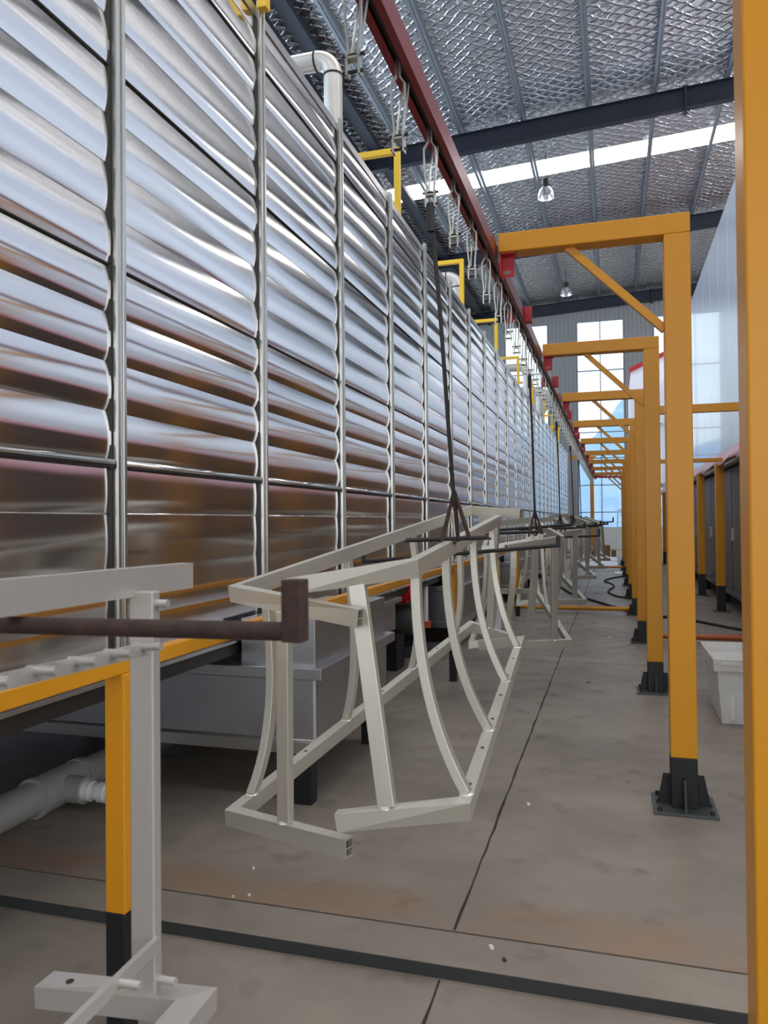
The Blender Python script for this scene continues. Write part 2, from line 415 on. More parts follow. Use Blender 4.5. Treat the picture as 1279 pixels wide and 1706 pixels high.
for i, (y, l) in enumerate([(3.0, 'navy blue roof rafter almost overhead, out of frame above the camera'), (12.5, 'navy blue roof rafter overhead at the near end of the hall roof'),
                            (22.0, 'nearest navy blue roof rafter in view, crossing above the red track'),
                            (31.5, 'second navy blue roof rafter, behind the top of the nearest yellow portal'),
                            (40.9, 'farthest navy blue roof rafter along the top of the end wall')]):
    rafter(y, i, l)
PX = [-9.4, -7.65, -5.9, -4.07, -2.3, -.5, 1.25, 3.07, 4.8, 6.55, 8.3, 10.1, 11.9, 13.7]
for i, x in enumerate(PX):
    b = MB(); y0, y1 = -12.9, 41.2; t = zr(x)-.005
    b.box((x-.005, y0, t-.2), (x+.005, y1, t)).box((x-.075, y0, t-.2), (x+.005, y1, t-.188)).box((x-.005, y0, t-.012), (x+.075, y1, t))
    b.box((x-.079, y0, t-.2), (x-.072, y1, t-.17))
    o = b.build('roof_purlin', M['galv'], off=(x, 14, t))
    tag(o, 'long galvanised roof purlin running down the hall, %s from the left wall' % nth(i+1), 'roof beam', 'roof purlins under the foil')
# left eaves beam
eb = MB(); eb.box((-7.5, -12.9, 12.0), (-7.05, 41.2, 12.5))
tag(eb.build('eaves_beam', M['navy'], off=(-7.3, 14, 12.0)), 'deep navy eaves beam running along the left side of the roof', 'roof beam')

eb = MB(); eb.box((-6.75, -12.9, 12.42), (-6.42, 41.2, 12.56))
tag(eb.build('tie_beam', M['navy'], off=(-6.6, 14, 12.4)), 'shallow navy tie beam beside the deep eaves beam at the left of the roof', 'roof beam')
# high-bay lamps
def lamp(loc, lab, scale=1):
    t = thing('high_bay_lamp', lab, 'lamp', loc, 'high bay lamps under the roof')
    a = MB(); a.tube([(0, 0, 0), (0, 0, .9)], .012, 6); a.build('cord', M['dark'], t)
    h = MB(); h.lathe([(0, 0), (.11, 0), (.11, -.16), (.07, -.2), (0, -.2)], seg=16); h.build('gear_housing', M['dark'], t, smooth=True)
    s = MB(); s.lathe([(.06, -.2), (.11, -.24), (.2, -.33), (.25, -.45), (.27, -.58), (.26, -.58), (.19, -.35), (.1, -.26)], seg=24); s.build('reflector', M['lamp'], t, smooth=True)
    b = MB(); b.lathe([(0, -.55), (.04, -.54), (.06, -.48), (.05, -.4), (.03, -.3), (0, -.28)], seg=12); b.build('bulb', M['white'], t, smooth=True)
    return t
lamp((-1.9, 24.6, 12.25), 'domed high bay lamp hanging just past the bright skylight strip')
lamp((-1.95, 36.4, 12.5), 'domed high bay lamp hanging above the far windows')

# hill and world outside
hb = MB(); n = 60; vs = []
for i in range(n+1):
    x = -60+i*2.2; h = 15+5*math.sin(i*.23+1)+2.5*math.sin(i*.71)+noise.noise(V((i*.4, 0, 0)))*3
    vs += [(x, 120, -2), (x, 128, h*.55), (x, 140, h)]
fs = []
for i in range(n):
    for k in (0, 1): a = i*3+k; fs.append((a, a+3, a+4, a+1))
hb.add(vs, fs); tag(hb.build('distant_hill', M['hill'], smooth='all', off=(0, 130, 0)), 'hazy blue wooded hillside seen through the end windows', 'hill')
gr = MB(); gr.box((-80, 42.2, -.4), (80, 160, -.1)); struct(gr.build('trim_7', M['concrete']))

# ------------------------------------------------------------------ stainless tunnel (left)
TX, TY0, PITCH, NB = -2.0, -1.394, 1.388, 27
T_BOT, T_TOP = .88, 4.56
tun = thing('spray_tunnel', 'long wall-like pretreatment tunnel clad in rippled polished stainless sheet', 'industrial tunnel', (TX-1.5, 17, .8))
def P_(o, par):
    """parent o keeping world placement"""
    o.parent = par; o.location = V(o.location)-V(par.location); return o
rows = [.88, 1.10, 1.32, 1.545, 1.755]+[1.765+.205*i for i in range(1, 5)]+[2.585+.2088*i for i in range(1, 5)]+[3.42+.208*i for i in range(1, 5)]+[4.42, 4.56]
seams = {2.585, 3.42, 4.252}
def cladding(bay):
    b = MB(); y0 = TY0+bay*PITCH+.040; y1 = y0+PITCH-.080; ny, nz = 14, 10
    far = bay > 10
    if far: ny, nz = 8, 6
    ends = rows
    for r in range(len(rows)-1):
        z0, z1 = rows[r], rows[r+1]; vs = []
        A = (.014 if z0 < 2.5 else .011) if z0 > 1.7 else .0045
        if z1-z0 < .05: A = .0
        A *= random.uniform(.85, 1.12)
        if z1 > 4.5: A = .004
        sk = random.uniform(-.004, .004); ph = random.uniform(0, 9)
        seam_here = any(abs(z0-s_) < .02 for s_ in seams)
        lip = .006 if seam_here else 0
        for i in range(ny+1):
            u = i/ny; y = y0+(y1-y0)*u
            for k in range(nz+1):
                t = k/nz; z = z0+(z1-z0)*t
                prof = math.sin(PI*t**.92)**.9 if 0 < t < 1 else 0
                nn = noise.noise(V((y*.9+ph*.3, z*1.6, bay*.37)))
                n2 = noise.noise(V((y*3.7, z*2.1+5, 3.1)))
                d = A*prof*(1+.30*nn)+.0022*nn*math.sin(PI*u)+.0005*n2*math.sin(PI*t)+sk*t*(u-.5)*.5+lip*(1-t)
                # sheets are pulled in at the uprights
                d *= 1-.15*(abs(2*u-1)**6)
                vs.append((TX+d, y, z+.0015*math.sin(5*y+ph)*(0 if k in (0, nz) else 1)))
        fs = [(i*(nz+1)+k, i*(nz+1)+k+1, (i+1)*(nz+1)+k+1, (i+1)*(nz+1)+k) for i in range(ny) for k in range(nz)]
        b.add(vs, fs, 0)
        if z0 >= 1.7: # thin dark strip under each rib
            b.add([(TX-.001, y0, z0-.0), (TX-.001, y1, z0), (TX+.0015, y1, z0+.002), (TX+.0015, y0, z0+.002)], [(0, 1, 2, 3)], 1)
    for s_ in seams:  # lapped sheet edge with its gap
        b.box((TX+.001, y0, s_-.006), (TX+.010, y1, s_+.001), 1)
    # projecting ledge, its shadow put in below as a dark strip
    b.box((TX-.002, y0, 1.748), (TX+.030, y1, 1.768), 0).box((TX-.002, y0, 1.735), (TX+.024, y1, 1.748), 1)
    b.box((TX-.002, y0, 1.541), (TX+.008, y1, 1.547), 0)
    b.box((TX-.05, y0-.02, .86), (TX-.012, y1+.02, 4.55), 1)
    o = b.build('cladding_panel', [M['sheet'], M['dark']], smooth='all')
    # build() recalculated normals; smoothing stays inside each rib because ribs do not share vertices
    P_(o, tun)
for bay in range(NB): cladding(bay)
for i in range(NB+1):
    y = TY0+i*PITCH; b = MB()
    b.box((TX+.010, y-.030, .845), (TX+.032, y+.030, 4.60)).box((TX+.032, y+.008, .845), (TX+.040, y+.028, 4.60)).box((TX+.032, y-.028, .845), (TX+.036, y-.010, 4.60))
    g_ = MB(); g_.box((TX-.03, y-.050, .86), (TX+.010, y+.050, 4.55)); g_ = g_.build('gap_shade', M['dark']); P_(g_, tun)  # dark strip behind the upright, stands in for shade in the gaps
    o = b.build('upright', M['upright'], bevel=.002); P_(o, tun)
b = MB(); b.box((-5.4, TY0, .86), (TX-.05, TY0+NB*PITCH, 4.50)).box((-5.4, TY0, 4.50), (TX+.012, TY0+NB*PITCH, 4.56))
P_(b.build('tunnel_body', M['tank']), tun)
b = MB(); b.box((TX-.10, TY0, .79), (TX+.03, TY0+NB*PITCH, .855)); P_(b.build('base_channel', M['dark']), tun)
b = MB(); b.box((TX-.06, TY0, .856), (TX+.045, TY0+NB*PITCH, .868)); P_(b.build('drip_edge', M['upright']), tun)
# frames and pipes on the tunnel roof
for i, y in enumerate([4.12, 7.62, 11.15, 14.62, 18.15, 21.5, 25.1, 28.6, 32.1]):
    X = -2.09 if y > 5 else -1.94; zt = 5.36 if y > 5 else 4.95
    t = thing('duct_frame', 'yellow square-tube goalpost frame on the tunnel roof, %s from the camera' % nth(i+1), 'frame', (X, y, 4.56 if y > 5 else 4.53), 'yellow frames on the tunnel roof')
    h = .03
    MB().box((-h, -h, 0), (h, h, zt-4.56)).build('post', M['yellow2'], t, bevel=.003)
    MB().box((-1.2, -h, zt-4.56-.06), (-h, h, zt-4.56)).build('beam', M['yellow2'], t, bevel=.003)
    MB().box((-1.26, -h, 0), (-1.2, h, zt-4.56)).build('post', M['yellow2'], t, bevel=.003)
def elbow(c, r, a0, a1, n=8):
    return [V((c[0]+r*math.cos(a0+(a1-a0)*i/n), c[1], c[2]+r*math.sin(a0+(a1-a0)*i/n))) for i in range(n+1)]
def vent(x, y, zt, r, lab, ext=1.4):
    t = thing('exhaust_pipe', lab, 'pipe', (x, y, 4.56), 'pale elbow pipes on the tunnel roof')
    R = r*1.9
    b = MB(); b.tube([(0, 0, 0), (0, 0, zt-4.56-R)], r, 20); b.build('riser', M['pipe'], t, smooth=True)
    c = (-R, 0, zt-4.56-R); b = MB(); b.tube(elbow(c, R, 0, PI/2, 10), r*1.02, 20); b.build('bend', M['pipe'], t, smooth=True)
    b = MB(); b.tube([(-R, 0, zt-4.56), (-R-ext, 0, zt-4.56)], r, 20); b.build('branch', M['pipe'], t, smooth=True)
    for p0, p1 in (((0, 0, zt-4.56-R-.008), (0, 0, zt-4.56-R+.008)), ((-R-.008, 0, zt-4.56), (-R+.008, 0, zt-4.56))):
        b = MB(); b.tube([p0, p1], r*1.08, 20); b.build('seam_ring', M['rust'], t, smooth=True)
vent(-2.40, 6.56, 5.74, .085, 'large pale elbow pipe rising above the tunnel beside the third upright')
vent(-2.30, 11.9, 5.35, .09, 'pale elbow pipe behind the third yellow frame on the tunnel roof', .6)
vent(-2.0, 19.2, 5.30, .10, 'pale elbow pipe beside the fifth yellow roof frame', .5)
vent(-2.0, 22.6, 5.30, .10, 'pale elbow pipe beside the sixth yellow roof frame', .5)
# extractor cone
t = thing('extractor_hood', 'pale conical extractor hood on the far part of the tunnel roof', 'hood', (-2.55, 26.6, 4.56))
b = MB(); b.lathe([(0, .1), (.32, .1), (.32, .5), (.62, .95), (.62, 1.25), (.3, 1.45), (0, 1.45)], seg=24); b.build('cone', M['pipe'], t, smooth=True)
b = MB(); b.lathe([(.33, 0), (.33, .12), (0, .12)], seg=24); b.build('collar', M['upright'], t, smooth=True)

# ------------------------------------------------------------------ tank and equipment under the tunnel
def tank(y0, y1, x1, zb, zt, lab, x0=-4.4, zf=.71):
    t = thing('process_tank', lab, 'tank', ((x0+x1)/2, (y0+y1)/2, 0), 'stainless tanks under the tunnel')
    def q(o): P_(o, t)
    q(MB().box((x0, y0, zb), (x1, y1, zf-.02)).build('lower_body', M['tank'], bevel=.02))
    q(MB().box((-1.94, y0+.01, zf-.02), (x1-.01, y1-.01, zt)).build('upper_body', M['tank'], bevel=.004))
    fl_ = MB(); e = .045; fl_.box((x0, y0-e, zf-.03), (x1+e, y1+e, zf+.03)); q(fl_.build('flange', M['tank'], bevel=.004))
    b_ = MB(); b_.box((x0, y0-.02, zb-.055), (x1+.01, y1+.02, zb+.01)); q(b_.build('base_frame', M['upright'], bevel=.003))
    for xx in (x1-.1, x0+.6):
        for yy in (y0+.08, y1-.08):
            l = MB(); l.prism([(yy-.055, zb-.055), (yy+.055, zb-.055), (yy+.04, 0), (yy-.04, 0)], 0, xx-.05, xx+.05)
            q(l.build('leg', M['black']))
tank(3.77, 5.08, -1.50, .34, .985, 'nearest boxy stainless tank jutting out below the tunnel behind the railing frames')
tank(8.9, 11.6, -1.75, .30, .95, 'second stainless tank below the tunnel, past the red motor')
tank(14.2, 18.0, -1.75, .30, .95, 'third stainless tank below the tunnel in the distance')
tank(20.2, 25.0, -1.75, .30, .95, 'farthest stainless tank below the tunnel')
# overflow trough
t = thing('overflow_trough', 'low stainless trough under the tunnel between the nearest tank and the red motor', 'trough', (-2.3, 5.9, 0))
P_(MB().box((-2.7, 5.2, .50), (-1.95, 6.9, .78)).build('trough_body', M['tank'], bevel=.01), t)
P_(MB().box((-2.75, 5.15, .76), (-1.9, 6.95, .80)).build('rim', M['upright'], bevel=.003), t)
for x in (-2.6, -2.05):
    for y in (5.3, 6.8): P_(MB().box((x-.03, y-.03, 0), (x+.03, y+.03, .5)).build('leg', M['black']), t)
# burner / pump
t = thing('burner_motor', 'bright red motor above a grey steel drum under the tunnel', 'motor', (-2.25, 7.6, 0))
P_(MB().tube([(-2.6, 7.55, .80), (-2.0, 7.55, .80)], .13, 20).build('motor_body', M['redtank'], smooth=True), t)
P_(MB().tube([(-2.0, 7.55, .80), (-1.94, 7.55, .80)], .10, 20).build('end_cap', M['redtank'], smooth=True), t)
P_(MB().tube([(-2.8, 7.6, .50), (-1.95, 7.6, .50)], .15, 20).build('drum', M['plate'], smooth=True), t)
P_(MB().box((-2.7, 7.45, 0), (-2.1, 7.75, .40)).build('stand', M['black']), t)
t = thing('circulation_pump', 'white and black circulation pump beside the red motor under the tunnel', 'pump', (-2.1, 8.4, 0))
P_(MB().box((-2.3, 8.2, 0), (-1.9, 8.6, .12)).build('base', M['plate']), t)
P_(MB().tube([(-2.1, 8.35, .12), (-2.1, 8.35, .42)], .09, 14).build('pump_body', M['rubber'], smooth=True), t)
P_(MB().tube([(-2.0, 8.3, .35), (-2.0, 8.3, .8), (-2.06, 8.3, .9)], .03, 12).build('white_pipe', M['white'], smooth=True), t)
P_(MB().tube([(-2.0, 8.3, .33), (-2.0, 8.3, .40)], .06, 12).build('orange_flange', M['redorange'], smooth=True), t)

# PVC drain with tee on the floor, left
t = thing('drain_pipe', 'fat grey plastic drain pipe lying on the floor at the left', 'pipe', (-2.86, 3, LOW))
b = MB(); b.tube([(-2.86, -.5, .10), (-2.86, 9.0, .10)], .085, 24); P_(b.build('pipe_run', M['pvc'], smooth=True), t)
b = MB(); b.tube([(-2.86, 3.28, .10), (-2.86, 3.62, .10)], .098, 24); P_(b.build('tee', M['pvc'], smooth=True), t)
for y in (3.28, 3.62):
    b = MB(); b.tube([(-2.86, y-.02, .10), (-2.86, y+.02, .10)], .104, 24); P_(b.build('collar', M['pvc'], smooth=True), t)
b = MB(); b.tube([(-2.86, 3.45, .10), (-2.68, 3.45, .10)], .07, 20); P_(b.build('socket', M['pvc'], smooth=True), t)
b = MB(); b.tube([(-2.70, 3.45, .10), (-2.42, 3.45, .10)], .042, 20); P_(b.build('white_branch', M['white'], smooth=True), t)
for x in (-2.66, -2.57, -2.49):
    b = MB(); b.tube([(x-.022, 3.45, .10), (x+.022, 3.45, .10)], .052 if x != -2.49 else .047, 20); P_(b.build('coupling', M['white'] if x != -2.49 else M['rubber'], smooth=True), t)

# ------------------------------------------------------------------ yellow guard rail along the tunnel
t = thing('guard_rail', 'long low yellow guard rail with black-footed posts along the tunnel', 'rail', (-1.456, 10, 0))
P_(MB().box((-1.481, -2.0, 1.045), (-1.431, 27, 1.095)).build('top_rail', M['yellow'], bevel=.004), t)
for i in range(5):
    y = 2.04+5.09*i
    z0 = LOW if y < KY0 else 0
    o = MB().box((-1.49, y-.034, .324), (-1.422, y+.034, 1.045)).build('post', M['yellow'] , bevel=.004); P_(o, t)
    o = MB().box((-1.49, y-.034, z0), (-1.422, y+.034, .324)).build('post_foot', M['black'], bevel=.004); P_(o, t)
t = thing('wrapped_post', 'short orange post wrapped in white film near the second tank', 'post', (-1.40, 9.7, 0))
P_(MB().box((-1.44, 9.66, 0), (-1.36, 9.74, .52)).build('film_wrap', M['white'], bevel=.006), t)
P_(MB().box((-1.43, 9.67, .52), (-1.37, 9.73, 1.0)).build('post', M['yellow']), t)

# ------------------------------------------------------------------ conveyor portals
PXC, PW = .335, .13
def portal(y, idx, right_bar=False):
    t = thing('conveyor_portal', 'yellow post and cantilever beam holding the red track, %s from the camera' % nth(idx), 'portal', (PXC, y, 0), 'yellow conveyor portals')
    z0 = LOW if y < KY0 else 0
    h = PW/2; d = .06
    MB().box((-h, -d, .27), (h, d, 2.985)).build('post', M['yellow'], t, bevel=.005)
    MB().box((-h, -d, z0+.012), (h, d, .27)).build('post_foot', M['black'], t, bevel=.005)
    b = MB(); b.box((-.155, -.15, z0), (.155, .15, z0+.014)); o = b.build('base_plate', M['plate'], t, bevel=.002)
    for sx in (-1, 1):
        for sy in (-1, 1):
            MB().tube([(sx*.125, sy*.12, z0+.014), (sx*.125, sy*.12, z0+.035)], .011, 6).build('anchor_bolt', M['dark'], t)
    for s in (-1, 1):
        for (pl) in (0, 1):
            g = MB(); 
            if pl == 0: g.prism([(s*h, z0+.014), (s*(h+.075), z0+.014), (s*(h+.06), z0+.04), (s*(h+.035), z0+.17), (s*h, z0+.17)], 1, -.006, .006)
            else: g.prism([(s*d, z0+.014), (s*(d+.075), z0+.014), (s*(d+.035), z0+.17), (s*d, z0+.17)], 0, -.006, .006)
            g.build('gusset', M['black'], t)
    xl = -.59-PXC
    MB().box((xl, -d, 2.985), (h, d, 3.09)).build('beam', M['yellow'], t, bevel=.005)
    if y > 3:
        br = MB(); br.sweep([(-.22-PXC, 0, 2.99), (.275-PXC, 0, 2.50)], [(-.02, -.02), (.02, -.02), (.02, .02), (-.02, .02)], (0, 1, 0)); br.build('brace', M['yellow'], t)
    rb = MB(); rb.box((-.585-PXC, -.04, 2.86), (-.575-PXC, .04, 2.985)).box((-.585-PXC, -.05, 2.975), (-.50-PXC, .05, 2.985)).box((-.575-PXC, -.004, 2.86), (-.51-PXC, .004, 2.98))
    rb.build('track_bracket', M['redbright'], t)
    MB().tube([(-.57-PXC, .0, 2.885), (-.53-PXC, 0, 2.885)], .010, 6).build('bracket_bolt', M['wire'], t)
    if right_bar:
        MB().box((h, -.04, right_bar[0]), (right_bar[2]-PXC, .04, right_bar[1])).build('tie_beam', M['yellow'], t, bevel=.004)
    return t
PY = [1.80]+[4.30+2.8*k for k in range(9)]
for i, y in enumerate(PY): portal(y, i+1, {3: (2.775, 2.875, 1.735), 4: (2.37, 2.43, 1.61)}.get(i, False))
# tie pipes between the feet
def tie(x0, x1, y, mt, lab, r=.035, z=.09):
    o = MB().tube([(x0, y, z), (x1, y, z)], r, 14).build('floor_tie_pipe', M[mt], smooth=True, off=((x0+x1)/2, y, 0))
    tag(o, lab, 'pipe', 'pipes crossing the floor')
tie(-3.4, .27, 12.75, 'yellow', 'yellow pipe crossing the aisle floor to the fifth portal foot')
tie(.40, 1.60, 9.9, 'redorange', 'reddish pipe low across the floor behind the white basket')
tie(-1.3, .27, 23.9, 'orange', 'thin orange pipe across the aisle in front of the white boards', .03)

# ------------------------------------------------------------------ red conveyor track
t = thing('conveyor_track', 'long dark red overhead conveyor track running down the aisle', 'track', (-.63, 14, 2.97))
b = MB(); y0, y1 = -3, 27.3
xa, xb = -.672, -.602
b.box((xa, y0, 3.03), (xb, y1, 3.042)).box((xa, y0, 2.965), (xa+.006, y1, 3.03)).box((xb-.006, y0, 2.965), (xb, y1, 3.03))
b.box((xa, y0, 2.958), (xa+.024, y1, 2.965)).box((xb-.024, y0, 2.958), (xb, y1, 2.965))
P_(b.build('straight_track', M['red']), t)
cb = MB(); R = .7; pts = [V((-.637+R-R*math.cos(a*PI/20), 27.3+R*math.sin(a*PI/20), 3.0)) for a in range(11)]+[V((1.4, 28.0, 3.0))]
cb.sweep(pts, [(-.035, -.04), (.035, -.04), (.035, .04), (-.035, .04)]); P_(cb.build('bend_track', M['redbright']), t)
for y in (5.66, 8.5, 11.3, 14.1, 16.9, 19.7, 22.5, 25.3):
    P_(MB().box((xb, y-.05, 2.945), (xb+.055, y+.05, 2.955)).box((xb+.001, y-.006, 2.953), (xb+.055, y+.006, 3.06)).build('splice_flange', M['redbright']), t)
    P_(MB().box((xa-.055, y-.006, 2.95), (xa-.001, y+.006, 3.06)).build('splice_flange', M['redbright']), t)
ch = MB(); ch.box((xa+.026, y0, 2.975), (xb-.026, y1, 3.0)); P_(ch.build('chain', M['dark']), t)

# chain hangers
def hanger(y, lab):
    t = thing('chain_hanger', lab, 'hanger', (-.637, y, 2.975), 'steel hangers under the red track')
    def strap(pts, nm='strap', wd=.006, th=.0025):
        s_ = MB(); s_.sweep(pts, [(-wd, -th), (wd, -th), (wd, th), (-wd, th)], (1, 0, 0)); s_.build(nm, M['wire'], t)
    for s in (-1, 1):
        strap([(s*.004, 0, 0), (s*.006, -.004, -.06), (s*.022, -.004, -.085), (s*.022, -.002, -.15), (s*.012, 0, -.25)])
        strap([(s*.008, .10, -.03), (s*.010, .06, -.12), (s*.010, .012, -.25)], 'side_strap')
    c = MB(); c.box((-.020, -.010, -.305), (-.014, .014, -.24)).box((.014, -.010, -.305), (.020, .014, -.24)).box((-.020, -.010, -.262), (.020, .014, -.256))
    c.build('clevis', M['wire'], t)
    MB().tube([(-.03, .002, -.248), (.03, .002, -.248)], .005, 8).build('pin', M['rod'], t)
    MB().tube([(-.026, .002, -.292), (.026, .002, -.292)], .005, 8).build('pin', M['rod'], t)
    return t
HY = [2.785-.443*4+.443*k for k in range(60)]
HY = [y for y in HY if y < 27.2]
h0 = hanger(HY[0], 'steel strap hanger under the red track, first from the camera')
for i, y in enumerate(HY[1:]): dup(h0, (-.637, y, 2.975), label='steel strap hanger under the red track, %s from the camera' % nth(i+2))

# ------------------------------------------------------------------ carriers (rods with crossbars)
def carrier(top, bot, bars, lab, legs=True, near=False):
    """bars: list of ((x,y,z),(x,y,z), stubheight, radius)"""
    t = thing('rack_carrier', lab, 'carrier', bot, 'dark rod carriers hanging from the track')
    o0 = V(bot)
    def L(p): return V(p)-o0
    mt = M['rust'] if near else M['rod']
    MB().tube([L(top), L(top).lerp(L(bot), .35)+V((.004, 0, 0)), L(bot)], .0085, 8).build('rod', M['rod'], t, smooth=True)
    MB().tube([L(top)+V((0, 0, .005)), L(top)+V((0, 0, -.10))], .015, 8).build('hook_sleeve', M['rubber'], t, smooth=True)
    mid = sum(((V(b[0])+V(b[1]))*.5 for b in bars), V())/len(bars)
    if legs:
        for dx, dy, dz in ((-.05, -.02, -.15), (.01, .02, -.14), (.06, .0, -.13)):
            MB().tube([L(bot)+V((0, 0, .06)), L(bot)+V((dx, dy, dz))], .008, 8).build('leg', M['rust'], t, smooth=True)
    for (a, b, sh, r) in bars:
        o = MB().tube([L(a), L(b)], r, 12).build('crossbar', mt, t, smooth=True)
        s_ = MB(); e = L(b); s_.box((e.x-r*1.1, e.y-r*1.1, e.z-r), (e.x+r*1.1, e.y+r*1.1, e.z+sh)); s_.build('upturned_stub', mt, o, bevel=.002)
        s_ = MB(); e = L(a); s_.box((e.x-r*.9, e.y-r*.9, e.z-r), (e.x+r*.9, e.y+r*.9, e.z+sh*.7)); s_.build('upturned_stub', mt, o, bevel=.002)
    # spreader running along the line ties the crossbars to the legs
    ys = sorted([(V(b[0])+V(b[1]))*.5 for b in bars], key=lambda q: q.y)
    base = L(bot)+V((0, 0, -.14))
    for q in ([] if near else [q for q in ys if q.y > bot[1]+.3]):
        xx = bot[0]; a, b = [bb for bb in bars if abs(((V(bb[0])+V(bb[1]))*.5-q).length) < 1e-6][0][:2]
        u = .5; pt = V(a).lerp(V(b), u)
        MB().tube([base, L(pt)], .007, 8).build('spreader', mt, t, smooth=True)
    return t
carrier((-.637, -.31, 2.68), (-.62, -.1, 1.50), [((-1.45, 1.07, 1.326), (-.455, 1.06, 1.338), .078, .0145), ((-1.4, -.9, 1.40), (-.45, -.9, 1.40), .08, .0155)],
        'rusty carrier nearest the camera, its thick crossbar ending in an upturned stub at left', near=True)
carrier((-.637, 2.785, 2.68), (-.60, 2.99, 1.56), [((-1.31, 4.0, 1.285), (-.27, 4.02, 1.372), .05, .010), ((-.80, 3.0, 1.425), (-.47, 3.02, 1.435), .0, .009)],
        'dark rod carrier with a splayed foot above the nearest complete railing frames')
carrier((-.637, 6.33, 2.68), (-.60, 6.25, 1.52), [((-1.1, 7.0, 1.41), (-.35, 7.03, 1.46), .085, .013), ((-1.1, 5.6, 1.40), (-.5, 5.6, 1.42), .04, .011)],
        'second complete dark rod carrier in front of the tunnel')
carrier((-.637, 9.43, 2.68), (-.60, 9.3, 1.50), [((-1.0, 10.1, 1.27), (-.17, 10.1, 1.30), .09, .014), ((-1.0, 8.7, 1.40), (-.3, 8.7, 1.42), .05, .012)],
        'third complete dark rod carrier, with a low crossbar')
carrier((-.637, 12.53, 2.68), (-.60, 12.6, 1.50), [((-1.1, 13.3, 1.36), (-.2, 13.3, 1.40), .09, .014), ((-1.0, 11.8, 1.40), (-.25, 11.8, 1.42), .05, .014)],
        'fourth complete dark rod carrier down the aisle')
carrier((-.637, 15.63, 2.68), (-.60, 15.7, 1.50), [((-1.1, 16.4, 1.42), (0.0, 16.4, 1.46), .09, .014), ((-1.0, 14.9, 1.40), (-.1, 14.9, 1.42), .05, .014)],
        'farthest dark rod carrier, seen against the end window')

# ------------------------------------------------------------------ aluminium railing frames
def bez(a, c, b, n=8):
    return [(1-t)**2*a+2*t*(1-t)*c+t*t*b for t in [i/n for i in range(n+1)]]
def ray(x, y, dep):
    """a measured point: image position and distance from the camera plane, as a world point"""
    return V((0, 0, 1.5))+(fw+r2*((x-639.5)/F_PX)-u2*((y-853)/F_PX))*dep
def railing(lab, top, bot, bal, group='railing frames hung from the carriers', mt='alu', W=.034, Hh=.058, off=None, holes=True, bx=0):
    top = [V(p) for p in top]; bot = [V(p) for p in bot]
    if off: top = [p+V(off) for p in top]; bot = [p+V(off) for p in bot]
    c = sum(bot, V())/len(bot)
    t = thing('railing_frame', lab, 'railing', c, group)
    def L(p): return V(p)-c
    MB().hollow([L(p) for p in top], W, Hh).build('top_rail', [M[mt], M['dark']], t)
    b = MB(); b.hollow([L(p) for p in bot], W+.008, Hh)
    if holes:
        a, e = L(bot[1]), L(bot[2]); n = 7
        for k in range(n):
            p = a.lerp(e, (k+.35)/n)+V((0, 0, Hh/2+.001)); d = (e-a).normalized(); sd = d.cross(V((0, 0, 1))).normalized()
            b.add([p+d*.009*math.cos(q)+sd*.007*math.sin(q) for q in [2*PI*j/10 for j in range(10)]], [tuple(range(10))], 1)
    b.build('bottom_rail', [M[mt], M['dark']], t)
    def at(pl, sg, u): return L(pl[sg]).lerp(L(pl[sg+1]), u)
    for (st, ut, sb, ub, curve, wd, th) in bal:
        a = at(top, st, ut)+V((0, 0, -Hh/2)); e = at(bot, sb, ub)+V((0, 0, Hh/2))
        ctrl = V((a.x+bx, a.y, a.z+(e.z-a.z)*.62)) if curve else (a+e)/2
        pts = bez(a, ctrl, e, 12 if curve else 2)
        dlong = (L(top[2])-L(top[1])).normalized() if st == 1 else (L(top[st+1])-L(top[st])).normalized()
        s_ = MB(); s_.sweep(pts, [(-th/2, -wd/2), (th/2, -wd/2), (th/2, wd/2), (-th/2, wd/2)], dlong)
        o = s_.build('baluster', M[mt], t, bevel=.002)
        wb = MB(); wb.lathe([(.0, .006), (.016, .004), (.024, 0), (.026, -.002)], e+V((0, 0, .0)), 10); wb.build('weld', M['weld'], o, smooth=True)
    return t
# nearest complete pair
topA = [ray(600, 1030, 2.42), ray(392, 988, 2.72), ray(785, 850, 5.0), ray(868, 856, 4.75)]
botA = [ray(582, 1412, 2.42), ray(388, 1360, 2.72), ray(785, 1043, 5.0), ray(850, 1064, 4.8)]
balA = [(1, .074, 1, .045, True, .04, .03), (0, .58, 0, .52, False, .05, .03), (1, .33, 1, .33, True, .04, .03), (1, .62, 1, .62, True, .04, .03), (1, .88, 1, .88, True, .04, .03), (2, .5, 2, .5, False, .05, .03)]
topB = [ray(482, 977, 2.60), ray(690, 946, 2.46), ray(830, 866, 4.7), ray(800, 862, 4.8)]
botB = [ray(562, 1368, 2.42), ray(774, 1347, 2.34), ray(868, 1068, 4.5), ray(800, 1075, 4.7)]
balB = [(0, .56, 0, .40, False, .055, .03), (1, .01, 1, .02, True, .04, .03), (1, .24, 1, .28, True, .04, .03), (1, .55, 1, .58, True, .04, .03), (1, .86, 1, .88, True, .04, .03)]
railing('left one of the nearest pair of raw aluminium railing frames, top corner pointing left', topA, botA, balA, bx=.07)
railing('right one of the nearest pair of raw aluminium railing frames, lower corner over the aisle', topB, botB, balB)
